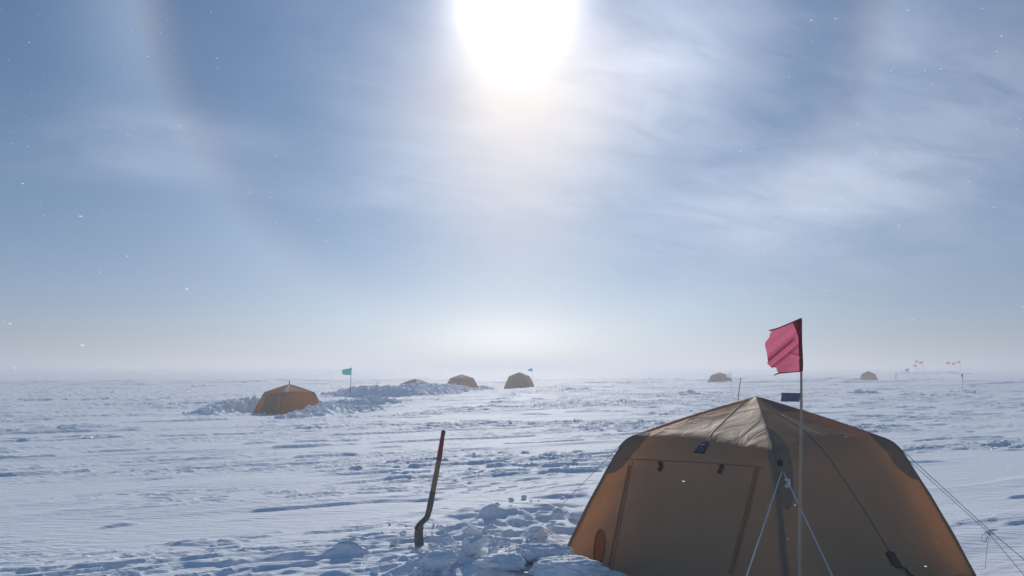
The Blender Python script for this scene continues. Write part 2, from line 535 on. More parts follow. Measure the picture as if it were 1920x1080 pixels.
def tent_point(phi, s, crease=True):
    """point of the canopy: phi round the plan (0 = front corner), s from apex (0) to below the snow (1)"""
    k = phi % (math.pi / 2)
    f = math.sin(2 * k)                                             # 0 on a pole, 1 mid-panel
    g = math.cos(math.pi / 4) / math.cos(k - math.pi / 4)
    g *= 1 - 0.035 * f
    rb, re = RB * g, RE * g * (1 - 0.01 * f)
    he = HE + 0.020 * f
    P0, P1 = (0.0, HA), (re, he)
    low = -0.12
    P2 = (re + (rb - re) * (he - low) / he, low)
    c = (0.12 if crease else 0.06) + 0.07 * f                                             # how far the bend reaches
    l1, l2 = math.dist(P0, P1), math.dist(P1, P2)
    a = [P1[i] + (P0[i] - P1[i]) * c / l1 for i in (0, 1)]
    b = [P1[i] + (P2[i] - P1[i]) * c / l2 for i in (0, 1)]
    t1, t2 = 0.36, 0.54
    if s < t1:
        t = s / t1; r, z = P0[0] + (a[0] - P0[0]) * t, P0[1] + (a[1] - P0[1]) * t
        z += 0.012 * math.sin(math.pi * t) * (1 - f) - 0.006 * f * math.sin(math.pi * t)
    elif s < t2:
        t = (s - t1) / (t2 - t1)
        r = a[0] * (1 - t) ** 2 + 2 * P1[0] * t * (1 - t) + b[0] * t * t
        z = a[1] * (1 - t) ** 2 + 2 * P1[1] * t * (1 - t) + b[1] * t * t
    else:
        t = (s - t2) / (1 - t2); r, z = b[0] + (P2[0] - b[0]) * t, b[1] + (P2[1] - b[1]) * t
        r += 0.025 * math.sin(math.pi * t) * (1 - 2.0 * f)
    if crease:
        q = int(phi // (math.pi / 2)) % 4
        if q == 0:                                                  # panel to the right of the front pole carries a long crease
            u = k / (math.pi / 2); uc = 0.22 + 0.42 * max(0.0, (s - 0.12)) ** 0.9
            d = abs(u - uc)
            r += 0.030 * max(0.0, 1 - d / 0.24) * min(1, s / 0.3) * min(1.0, d * 9 + 0.55)
        # puckers that run from the poles into the panels
        e1, e2 = k, math.pi / 2 - k
        for e, sg in ((e1, 1), (e2, -1)):
            w = math.exp(-((e - 0.16) / 0.12) ** 2) * min(1, max(0, (s - 0.4) / 0.12))
            r += 0.0085 * w * math.sin(46 * s + sg * 16 * e + q * 1.7)
    return Vector((r * math.sin(phi), -r * math.cos(phi), z))


def tent_canopy(nphi, ns, crease):
    V = [Vector((0, 0, HA))]
    ss = [(i / ns) for i in range(1, ns + 1)]
    for s in ss:
        for j in range(nphi): V.append(tent_point(2 * math.pi * j / nphi, s, crease))
    F = [(0, 1 + j, 1 + (j + 1) % nphi) for j in range(nphi)]
    for i in range(ns - 1):
        for j in range(nphi):
            j2 = (j + 1) % nphi
            F.append((1 + i * nphi + j, 1 + (i + 1) * nphi + j, 1 + (i + 1) * nphi + j2, 1 + i * nphi + j2))
    return V, F


def tent_patch(phi0, w, s0, s1, off, n=14, m=14, shape='lens', crease=True):
    """a piece laid on the canopy round the direction phi0 between s0 and s1"""
    V = []
    for i in range(n + 1):
        s = s0 + (s1 - s0) * i / n
        k = 1.0
        if shape == 'lens': k = math.sqrt(max(0.0, 1 - (2 * i / n - 1) ** 2)) * 0.98 + 0.02
        for j in range(m + 1):
            phi = phi0 + w * k * (2 * j / m - 1)
            p = tent_point(phi, s, crease)
            e = 0.004
            tu = tent_point(phi + e, s, crease) - tent_point(phi - e, s, crease); tv = tent_point(phi, min(s + e, 1), crease) - tent_point(phi, max(s - e, 1e-3), crease)
            nrm = tv.cross(tu)
            if nrm.dot(Vector((p.x, p.y, 0.6))) < 0: nrm = -nrm
            V.append(p + nrm.normalized() * off)
    return V, grid_faces(n + 1, m + 1)


class Canvas:
    """lays pieces on a tent's canopy where a ray from the eye meets it"""

    def __init__(s, V, F, root):
        s.inv = root.matrix_world.inverted()
        mw = root.matrix_world
        s.bvh = BVHTree.FromPolygons([mw @ v for v in V], F)
        s.root = root

    def pt(s, px, py, off):
        o = Vector((0, 0, CAM_H)); d = pix_ray(px, py)
        h, n, i, dist = s.bvh.ray_cast(o, d)
        if h is None:
            h, n, i, dist = s.bvh.find_nearest(o + d * 7.9)
        if n.dot(d) > 0: n = -n
        return s.inv @ (h + n * off)

    def sheet(s, top, bottom, off, n=6, m=8):
        t = np.linspace(0, 1, m + 1)
        A, B = polyline(top, t), polyline(bottom, t)
        V = [s.pt(*(A[j] * (1 - i / n) + B[j] * i / n), off) for i in range(n + 1) for j in range(m + 1)]
        return V, grid_faces(n + 1, m + 1)

    def strip(s, pts, width, off, n=24):
        P = polyline(pts, np.linspace(0, 1, n + 1)); V = []
        for i in range(n + 1):
            t = P[min(i + 1, n)] - P[max(i - 1, 0)]; t /= np.linalg.norm(t)
            nn = np.array((-t[1], t[0])) * width / 2
            V += [s.pt(*(P[i] - nn), off), s.pt(*P[i], off * 1.6), s.pt(*(P[i] + nn), off)]
        return V, grid_faces(n + 1, 3)


def skin(o, thick):
    md = o.modifiers.new('thickness', 'SOLIDIFY'); md.thickness = thick; md.offset = 1.0
    return o


def floor_piece(root, z):
    V = [Vector((0, 0, z))] + [tent_point(2 * math.pi * j / 48, 0.94, False) * 0.985 for j in range(48)]
    for v in V: v.z = z
    mesh('floor', V, [(0, 1 + j, 1 + (j + 1) % 48) for j in range(48)], M_FLOOR, root, False)


def inner_tent(root, nphi, ns):
    V, F = tent_canopy(nphi, ns, False)
    mesh('inner_tent', [Vector((v.x * 0.82, v.y * 0.82, v.z * 0.92)) for v in V], F, M_INNER, root)


def make_near_tent():
    z = float(ground(*TENT_C)) * 0 
    root = empty('dome_tent', (TENT_C[0], TENT_C[1], z), TENT_ROT)
    tag(root, 'large tan four-pole dome tent in the foreground with zipped door and grey corner patches', 'tent', 'dome tents of the camp')
    bpy.context.view_layer.update()
    V, F = tent_canopy(240, 110, True)
    mesh('canopy', V, F, M_TENT, root)
    C = Canvas(V, F, root)
    floor_piece(root, 0.06)
    inner_tent(root, 48, 30)
    for k in range(4):
        a = k * math.pi / 2
        mesh('pole_sleeve', *tent_patch(a, 0.012, 0.02, 0.995, 0.004, 60, 4, 'band'), M_SLEEVE, root)
        if k: mesh('corner_patch', *tent_patch(a, 0.15, 0.33, 0.63, 0.0028, 26, 18), M_PATCH, root)
        else: mesh('corner_patch', *tent_patch(0.05, 0.085, 0.26, 0.66, 0.0028, 26, 18), M_PATCH, root)
        pl = [tent_point(a, s) - Vector((math.sin(a), -math.cos(a), 0.5)) * 0.03 for s in np.linspace(0.01, 0.98, 50)]
        mesh('tent_pole', *tube(pl, 0.008, 6), M_DARKPOLE, root)
    # cap over the crossing of the poles, on the right-hand panels
    mesh('apex_patch', *tent_patch(math.pi / 4 + 0.15, 0.62, 0.012, 0.15, 0.0022, 12, 16, 'band'), M_PATCH, root)
    # door panel seams, zips, and a shade line drawn dark on the right panel
    for pts, w in ((((1166, 860), (1240, 864), (1330, 868), (1432, 877)), 1.6), (((1396, 752), (1365, 782), (1340, 806), (1324, 828)), 2.2),
                   (((1452, 772), (1500, 800), (1542, 842), (1583, 900), (1632, 975), (1690, 1072)), 2.0),  # shade line along the crease, painted as a dark strip
                   (((1187, 864), (1170, 950), (1146, 1078)), 1.6)):
        mesh('seam_and_shade_line', *C.strip(pts, w, 0.0025), M_SEAM_SHADE, root)
    mesh('zip_flap', *C.strip(((1420, 876), (1403, 950), (1370, 1076)), 8, 0.006), M_ZIP, root)
    mesh('zip_flap', *C.strip(((1181, 872), (1165, 950), (1139, 1076)), 5, 0.005), M_ZIP, root)
    # maker's patch with a slate device inside a dark border
    lp = mesh('badge', *C.sheet(((1316.5, 829), (1330.5, 830.5)), ((1299.5, 849.5), (1321, 851.5)), 0.004, 6, 6), M_NAVY, root)
    mesh('badge_device', *join(C.strip(((1324, 835), (1316, 834), (1313.5, 839), (1320, 840.5), (1317, 845.5), (1308, 845)), 2.0, 0.006),
                               C.strip(((1326.5, 834), (1319, 847.5)), 1.1, 0.006, 6)), M_SLATE, lp)
    # black toggles that hold the rolled door
    for q in (((1239, 866), (1241, 876), (1237, 884)), ((1356, 872), (1354, 880), (1349, 888))):
        V2, F2 = C.strip(q, 6.5, 0.010, 8)
        skin(mesh('toggle', V2, F2, M_BLACK, root), 0.006)
    skin(mesh('toggle', *C.strip(((1460, 864), (1461, 875)), 7, 0.012, 8), M_BLACK, root), 0.008)
    skin(mesh('buckle', *C.sheet(((1660, 1037), (1666, 1033), (1675, 1036)), ((1672, 1060), (1682, 1066), (1691, 1063)), 0.010, 6, 6), M_BLACK, root), 0.006)
    mesh('strap', *C.strip(((1689, 1064), (1698, 1068), (1701, 1075), (1712, 1082)), 4, 0.012, 10), M_BLACK, root)
    # orange oval vent low on the left panel
    el = [(1124.5 + 9.5 * math.cos(t) - 3.0 * math.sin(t) * 1.0, 1027 + 34 * math.sin(t)) for t in np.linspace(0, 2 * math.pi, 41)]
    vent = mesh('vent', *C.sheet([el[i] for i in range(10, 31)], [el[(10 - i) % 40] for i in range(0, 21)], 0.004, 6, 20), M_ORANGE, root)
    mesh('vent_rim', *tube([C.pt(x, y, 0.007) for x, y in el], 0.007, 6, False), plain('rust_trim', (0.30, 0.07, 0.03), 0.6), vent)
    # fabric flap weighted with snow along the far left side
    V3, F3 = [], []
    n, m = 26, 10
    for i in range(n + 1):
        for j in range(m + 1):
            phi = 3 * math.pi / 2 - 0.80 + 0.80 * i / n
            k = phi % (math.pi / 2)
            g = math.cos(math.pi / 4) / math.cos(k - math.pi / 4)
            rr = RB * g * 0.985 + 0.50 * j / m * (1 + 0.25 * math.sin(i * 0.7))
            x, y = rr * math.sin(phi), -rr * math.cos(phi)
            w = root.matrix_world @ Vector((x, y, 0))
            zz = float(ground(w.x, w.y)) + 0.012 + 0.05 * (1 - j / m) + 0.012 * float(perlin(w.x * 6, w.y * 6, 20))
            V3.append(Vector((x, y, zz - z)))
    mesh('ground_flap', V3, grid_faces(n + 1, m + 1), M_FLAP, root)
    # guy lines
    inv = root.matrix_world.inverted()
    L = lambda p: inv @ p
    fe = C.pt(1464, 884, 0.012)

    def cord(name, pts, r, mat):
        P = [Vector(p) for p in pts]; out = []
        for a, b in zip(P, P[1:]):
            k = max(2, int((b - a).length / 0.03))
            out += [a.lerp(b, i / k) for i in range(k)]
        out.append(P[-1])
        return mesh(name, *tube(out, r, 6), mat, root)
    g1 = L(hit(1337, 1269)); g2 = L(hit(1650, 1269))
    cord('guy_line', [fe, g1], 0.0042, M_ROPE)
    cord('guy_line', [fe + Vector((0.01, -0.01, -0.01)), g2], 0.0042, M_ROPE)
    kt = fe.lerp(g2, 0.075)
    kn = [kt + Vector((0.016 * math.sin(t * 2.3) , 0.013 * math.cos(t * 1.7), 0.030 * math.sin(t))) for t in np.linspace(0, 12, 60)]
    mesh('knot', *tube(kn, 0.0042, 6), M_ROPE, root)
    re_ = tent_point(math.pi / 2, 0.44); le = tent_point(3 * math.pi / 2, 0.46)
    K = L(at(1858, 997, 7.75)); A1 = L(hit(1990, 1108)); A2 = L(hit(1965, 1132))
    cord('guy_line', [re_, K, A1], 0.0032, M_THINROPE)
    cord('guy_line', [re_ + Vector((0.02, 0, -0.06)), K + Vector((-0.03, 0, 0.0)), A2], 0.0026, M_THINROPE)
    kn = [K + Vector((0.055 * math.sin(t * 1.31) * math.cos(t * .37), 0.02 * math.cos(t * 1.7), 0.022 * math.sin(t * 0.9))) for t in np.linspace(0, 22, 120)]
    mesh('knot', *tube(kn, 0.0040, 6), M_ROPE, root)
    lp = [K + Vector((-0.055 + 0.018 * math.sin(t), 0.004 * t, -0.06 - 0.035 * math.cos(t))) for t in np.linspace(-0.2, 6.4, 24)]
    mesh('rope_loop', *tube([K] + lp, 0.0028, 6), M_ROPE, root)
    mesh('rope_end', *tube([K, L(at(1853, 1012, 7.73)), L(at(1850, 1035, 7.72)), L(at(1847, 1066, 7.72))], 0.0026, 6), M_ROPE, root)
    cord('guy_line', [le, L(hit(984, 1018))], 0.0026, M_THINROPE)
    return root


make_near_tent()


# ------------------------------------------------------------------ far tents, one kind copied
def children(o): return [c for c in bpy.data.objects if c.parent == o]


def copy_tree(o, parent=None):
    c = o.copy(); scn.collection.objects.link(c)
    if parent: c.parent = parent
    for ch in children(o): copy_tree(ch, c)
    return c


def make_far_tent():
    root = empty('dome_tent', (0, 0, 0))
    tag(root, cat='tent', group='dome tents of the camp')
    V, F = tent_canopy(96, 44, False)
    mesh('canopy', V, F, M_FAR, root)
    floor_piece(root, 0.12)
    for k in range(4):
        a = k * math.pi / 2
        mesh('pole_sleeve', *tent_patch(a, 0.016, 0.02, 0.99, 0.006, 40, 3, 'band', False), M_SEAM_SHADE, root)
        mesh('corner_patch', *tent_patch(a, 0.13, 0.35, 0.60, 0.004, 14, 10, 'lens', False), M_PATCH, root)
    mesh('vent', *tent_patch(0.10, 0.10, 0.07, 0.40, 0.03, 10, 6, 'band', False), M_WHITE, root)
    mesh('zip_flap', *tent_patch(-0.22, 0.02, 0.52, 0.97, 0.008, 20, 3, 'band', False), M_ZIP, root)
    mesh('door_panel', *tent_patch(-0.75, 0.50, 0.50, 0.97, 0.012, 20, 16, 'band', False), M_DOOR, root)
    mesh('zip_flap', *tent_patch(-1.28, 0.02, 0.52, 0.97, 0.008, 20, 3, 'band', False), M_ZIP, root)
    return root


far_tents = (
    # apex px, depth, rot relative to the line of sight, z of the floor, label
    (543, 720, 41.5, -14, 'orange-brown dome tent between two snow heaps at left, the biggest of the distant tents'),
    (779, 710, 81.0, 8, 'brown tent with only its pointed roof showing above the long snow heap'),
    (866, 702, 88.0, -6, 'brown tent half sunk behind the right end of the long snow heap'),
    (974, 698, 88.0, 30, 'orange-brown tent standing on open snow with a small teal flag just behind it'),
    (1350, 698, 110.0, 20, 'hazy grey-brown tent with a pale flag before it, beyond the near tent'),
    (1628, 696, 124.0, -42, 'hazy distant tent with a sunlit pinkish left panel, farthest right of the tents'),
)
proto = make_far_tent()
for i, (px, py, d, rot, label) in enumerate(far_tents):
    o = proto if i == 0 else copy_tree(proto)
    p = at(px, py, d)
    o.location = (p.x, p.y, p.z - HA)
    o.rotation_euler.z = R(rot) - math.atan2(p.x, p.y)
    o['label'] = label
    print('far tent', i, p.x, p.z - HA, float(ground(p.x, p.y)))
# thin mast standing on the leftmost far tent's apex
mesh('mast', *tube([(0.0, 0, HA - 0.02), (-0.02, 0, HA + 0.16)], 0.022, 6), M_DARKPOLE, proto)


# ------------------------------------------------------------------ heaps of dug snow
ICO = {}


def lump_shape(r, sub, facets):
    """a unit lump: a ball with pieces broken off, then roughened"""
    if sub not in ICO:
        bm = bmesh.new(); bmesh.ops.create_icosphere(bm, subdivisions=sub, radius=1.0)
        ICO[sub] = (np.array([v.co[:] for v in bm.verts]), [tuple(v.index for v in f.verts) for f in bm.faces]); bm.free()
    V, F = ICO[sub]
    for _ in range(facets):
        n = r.normal(size=3); n /= np.linalg.norm(n); d = r.uniform(0.50, 0.85)
        ex = np.clip(V @ n - d, 0, None); V = V - ex[:, None] * n * 0.97
    o = r.uniform(0, 50, 3)
    d = 0.14 * perlin(V[:, 0] * 1.7 + o[0] + V[:, 2], V[:, 1] * 1.7 + o[1] - V[:, 2], 24) + 0.12 * perlin(V[:, 0] * 3.6 + o[1], V[:, 2] * 3.6 + V[:, 1] * 3 + o[2], 25)
    if sub > 2:
        d = d + 0.07 * perlin(V[:, 0] * 8 + V[:, 2] * 5, V[:, 1] * 8 + o[2], 26) + 0.035 * perlin(V[:, 0] * 17 + V[:, 2] * 9, V[:, 1] * 17 + o[0] - V[:, 2] * 7, 29)
    return V * (1 + d)[:, None], F


def heap(name, line, width, height, label, seed, lump=0.45, n=160, group='heaps of dug snow'):
    """a bank of dug snow along a line of ground points: a drift body with broken lumps frozen into it"""
    r = np.random.default_rng(seed)
    P = np.array([(p.x, p.y) for p in line])
    T = np.linspace(0, 1, 200); Q = polyline(P, T)
    res = max(0.05, width / 22)
    lo, hi = Q.min(0) - width * 1.3, Q.max(0) + width * 1.3
    nx, ny = int((hi[0] - lo[0]) / res) + 2, int((hi[1] - lo[1]) / res) + 2
    X, Y = np.meshgrid(np.linspace(lo[0], hi[0], nx), np.linspace(lo[1], hi[1], ny), indexing='ij')

    def body(X, Y):
        best = np.full(X.shape, 1e9); tt = np.zeros(X.shape)
        for t, (qx, qy) in zip(T, Q):
            d = np.hypot(X - qx, Y - qy); m = d < best
            best = np.where(m, d, best); tt = np.where(m, t, tt)
        hh = np.interp(tt, np.linspace(0, 1, len(height)), height)
        prof = np.clip(1 - (best / width) * (1 + 0.35 * perlin(X / 0.9, Y / 0.9, seed + 2)), 0, 1)
        Z = hh * sst(prof, 0.0, 0.8) * 0.78 + 0.10 * lump * perlin(X / lump, Y / lump, seed) * sst(prof, 0, 0.3) + 0.05 * lump * perlin(X / lump * 3, Y / lump * 3, seed + 1) * sst(prof, 0, 0.3)
        return Z, prof
    Z, prof = body(X, Y)
    Z = Z + ground(X, Y) - 0.10 * (1 - sst(prof, 0.0, 0.08))
    c = Q.mean(0)
    V = np.stack([X.ravel() - c[0], Y.ravel() - c[1], Z.ravel()], -1)
    F = [(i * ny + j, (i + 1) * ny + j, (i + 1) * ny + j + 1, i * ny + j + 1) for i in range(nx - 1) for j in range(ny - 1)
         if max(prof[i, j], prof[i + 1, j], prof[i, j + 1], prof[i + 1, j + 1]) > 0.0]
    used = sorted({k for f in F for k in f}); mp = {k: q for q, k in enumerate(used)}
    VV = [V[used]]; FF = [tuple(mp[k] for k in f) for f in F]; base = len(used)
    t = r.random(n); q = polyline(P, np.linspace(0, 1, 400))[(t * 399).astype(int)]
    off = r.normal(0, 0.42, (n, 2)) * width * np.array((0.8, 1.0)); off = np.clip(off, -width * 1.02, width * 1.02)
    cx, cy = q[:, 0] + off[:, 0], q[:, 1] + off[:, 1]
    zb, pr = body(cx, cy); zg = ground(cx, cy)
    for i in range(n):
        L, f = lump_shape(r, 2, 5)
        s = lump * r.lognormal(-0.75, 0.45) * (0.55 + 0.6 * pr[i])
        s = min(s, lump * 0.75)
        a = r.uniform(0, 6.28); ca, sa = math.cos(a), math.sin(a)
        L = L * np.array((s * r.uniform(0.7, 1.3), s * r.uniform(0.7, 1.2), s * r.uniform(0.55, 0.95)))
        tilt = r.uniform(-0.5, 0.5); ct, st = math.cos(tilt), math.sin(tilt)
        L = np.stack([L[:, 0], L[:, 1] * ct - L[:, 2] * st, L[:, 1] * st + L[:, 2] * ct], -1)
        L = np.stack([L[:, 0] * ca - L[:, 1] * sa, L[:, 0] * sa + L[:, 1] * ca, L[:, 2]], -1)
        VV.append(L + np.array((cx[i] - c[0], cy[i] - c[1], zg[i] + max(0, zb[i]) + 0.12 * s)))
        FF += [tuple(k + base for k in g) for g in f]; base += len(L)
    o = mesh(name, np.concatenate(VV), FF, M_SNOW)
    o.location = (c[0], c[1], 0)
    return tag(o, label, 'snow heap', group)


heap('snow_heap', [hit(632, 741), hit(690, 744), hit(760, 743), hit(830, 738), hit(900, 729)], 1.5, [0.15, 0.70, 0.84, 0.70, 0.52, 0.38, 0.26, 0.05],
     'long rugged bank of dug snow between the teal flag and the middle tents', 31, 0.30, 900)
heap('snow_heap', [hit(540, 785), hit(585, 781), hit(635, 776), hit(700, 768)], 0.9, [0.02, 0.12, 0.38, 0.60, 0.5, 0.3, 0.12],
     'blue shaded snow heap sloping across the right side of the orange-brown tent', 37, 0.22, 330)
heap('snow_heap', [hit(370, 779), hit(410, 775), hit(450, 770), hit(478, 768)], 0.8, [0.1, 0.35, 0.55, 0.6, 0.6],
     'low crumbly snow heap on the left side of the orange-brown tent', 41, 0.20, 340)
heap('snow_heap', [hit(640, 757), hit(680, 757), hit(730, 755)], 0.9, [0.12, 0.25, 0.3, 0.12],
     'flat scatter of snow rubble at the foot of the long bank', 43, 0.20, 160)
heap('snow_heap', [hit(1600, 737), hit(1625, 737), hit(1640, 737)], 0.6, [0.1, 0.22, 0.1],
     'small blue mound of snow in front of the farthest right tent', 47, 0.30, 14)
heap('snow_heap', [hit(1277, 739), hit(1290, 739), hit(1300, 740)], 0.5, [0.1, 0.22, 0.08],
     'small dark mound of snow left of the near tent roof', 49, 0.30, 12)
heap('snow_heap', [hit(1795, 736), hit(1806, 737), hit(1830, 740)], 0.5, [0.1, 0.2, 0.08],
     'small dark mound of snow at the foot of the dark blue flag', 51, 0.30, 12)
heap('snow_heap', [hit(1680, 701.5), hit(1740, 701), hit(1815, 702)], 3.0, [0.2, 0.5, 0.8, 0.6, 0.2],
     'faint low snow bank under the red flags at far right', 53, 0.6, 50)


def chunk(cx, cy, w, h, label, seed, group='broken snow blocks beside the near tent', rot=0.0, name='snow_block', depth=1.0, sub=5, facets=11):
    """one lump of snow: width w and height h in metres, sunk a little into the ground"""
    V, F = lump_shape(np.random.default_rng(seed), sub, facets)
    c, s = math.cos(rot), math.sin(rot)
    S = V * np.array((w / 2, w / 2 * depth, h * 0.62))
    S = np.stack([S[:, 0] * c - S[:, 1] * s, S[:, 0] * s + S[:, 1] * c, S[:, 2]], -1)
    ob = mesh(name, S, F, M_SNOW)
    ob.location = (cx, cy, float(ground(cx, cy)) + h * 0.36)
    return tag(ob, label, 'snow block', group)


def chunk_px(x0, x1, y0, y1, label, seed, **kw):
    p = hit((x0 + x1) / 2, y1)
    k = p.y / FPX
    w = (x1 - x0) * k * 1.06
    dp = kw.get('depth', 1.0)
    return chunk(p.x, p.y + w * 0.35 * dp, w, (y1 - y0) * k * 0.80, label, seed, **kw)


for i, a in enumerate((
        (859, 914, 982, 1008, 'squat rounded snow block farthest back in the dug heap', {}),
        (908, 943, 987, 1003, 'small snow block touching the right of the squat back block', {}),
        (815, 860, 997, 1032, 'round snow block just right of the shovel blade', {}),
        (860, 916, 1006, 1046, 'largest round snow block in the middle of the dug heap', {}),
        (790, 872, 1026, 1076, 'long tilted snow slab in shade below the shovel', dict(rot=0.5, depth=0.45)),
        (958, 1072, 1030, 1066, 'broad smooth blue snow mound against the left foot of the near tent', dict(depth=0.7, facets=1)),
        (902, 1000, 1042, 1090, 'rough frosted snow block at the bottom edge of the photo', {}),
        (912, 938, 1024, 1048, 'small knob of snow right of the largest round block', {}),
        (803, 829, 1022, 1042, 'small rounded snow lump at the foot of the round block by the shovel', {}),
        (1000, 1132, 1054, 1100, 'low snow drift covering the bottom left edge of the near tent', dict(depth=0.6, facets=1)),
        (770, 793, 1058, 1080, 'small snow lump left of the long slab at the bottom edge', {}),
        (979, 1026, 990, 1010, 'half buried snow block where the left cord meets the snow', dict(depth=0.6)),
        (1034, 1066, 957, 976, 'small peaked snow lump left of the near tent wall', {}),
        (1066, 1094, 957, 976, 'small peaked snow lump closest to the near tent wall', {}),
        (872, 898, 975, 989, 'little snow lump behind the squat back block', {}))):
    chunk_px(*a[:5], 100 + i, **a[5])
# crumbs
r_ = np.random.default_rng(5)
for i in range(120):
    px = r_.normal(840, 85) if i < 90 else r_.normal(1000, 60)
    py = r_.uniform(985, 1085) if i < 90 else r_.uniform(935, 1010)
    if px > 1055 or px < 650: continue
    p = hit(px, py)
    s = 0.018 + 0.06 * r_.random() ** 2
    chunk(p.x, p.y, s * 1.3, s * 0.8, 'small crumb of broken snow lying round the dug heap and the shovel', 300 + i,
          group='crumbs of broken snow', name='snow_crumb', sub=3)


# ------------------------------------------------------------------ shovel
def make_shovel():
    b = hit(786, 1026)
    y = b.y
    root = empty('shovel', b); tag(root, 'shovel stuck upright in the snow with a red tipped wooden handle and bent dark neck', 'shovel')
    L = lambda px, py, dy=0.0: at(px, py, y + dy) - b
    P = lambda pts: [L(*p) for p in pts]
    def sm(pts, n=30):
        q = polyline([tuple(v) for v in P(pts)], np.linspace(0, 1, n))
        for _ in range(3): q[1:-1] = (q[:-2] + 2 * q[1:-1] + q[2:]) / 4
        return [Vector(v) for v in q]
    k = y / FPX
    mesh('handle', *tube(sm([(823, 862), (811, 925)]), [4.6 * k + 0.4 * k * i / 29 for i in range(30)], 12), M_WOOD, root)
    mesh('grip', *tube(sm([(830.8, 812), (829, 824), (823, 862.5)]), [3.6 * k + 1.4 * k * (i / 29) for i in range(30)], 12), M_REDPAINT, root)
    kb = [(831.2, 806), (831.3, 808), (831, 812), (830.3, 816)]
    mesh('knob', *tube(P(kb), [1.5 * k, 3.9 * k, 4.2 * k, 3.6 * k], 12), M_DARKPOLE, root)
    mesh('socket', *tube(sm([(811.6, 922), (805, 955), (801, 970), (794, 977), (784, 986), (781, 992)], 40), [5.6 * k - 0.9 * k * abs(i - 12) / 28 for i in range(40)], 12), M_STEEL, root)
    # dished blade seen nearly edge-on
    V = []
    n, m = 16, 12
    for i in range(n + 1):
        t = i / n
        px = 784 - 3.2 * math.sin(t * 2.2) + 6.0 * t ** 2
        py = 984 + 52 * t
        c = L(px, py)
        wd = 0.115 * (0.75 + 0.25 * math.sin(min(1, t * 3) * math.pi / 2)) * (1 - 0.35 * max(0, t - 0.7) / 0.3)
        for j in range(m + 1):
            s = 2 * j / m - 1
            V.append(c + Vector((0.022 * (1 - s * s) * -1 + 0.030 * s + 0.016, wd * s, 0)))
    bl = mesh('blade', V, grid_faces(n + 1, m + 1), M_STEEL, root)
    skin(bl, 0.004)


make_shovel()


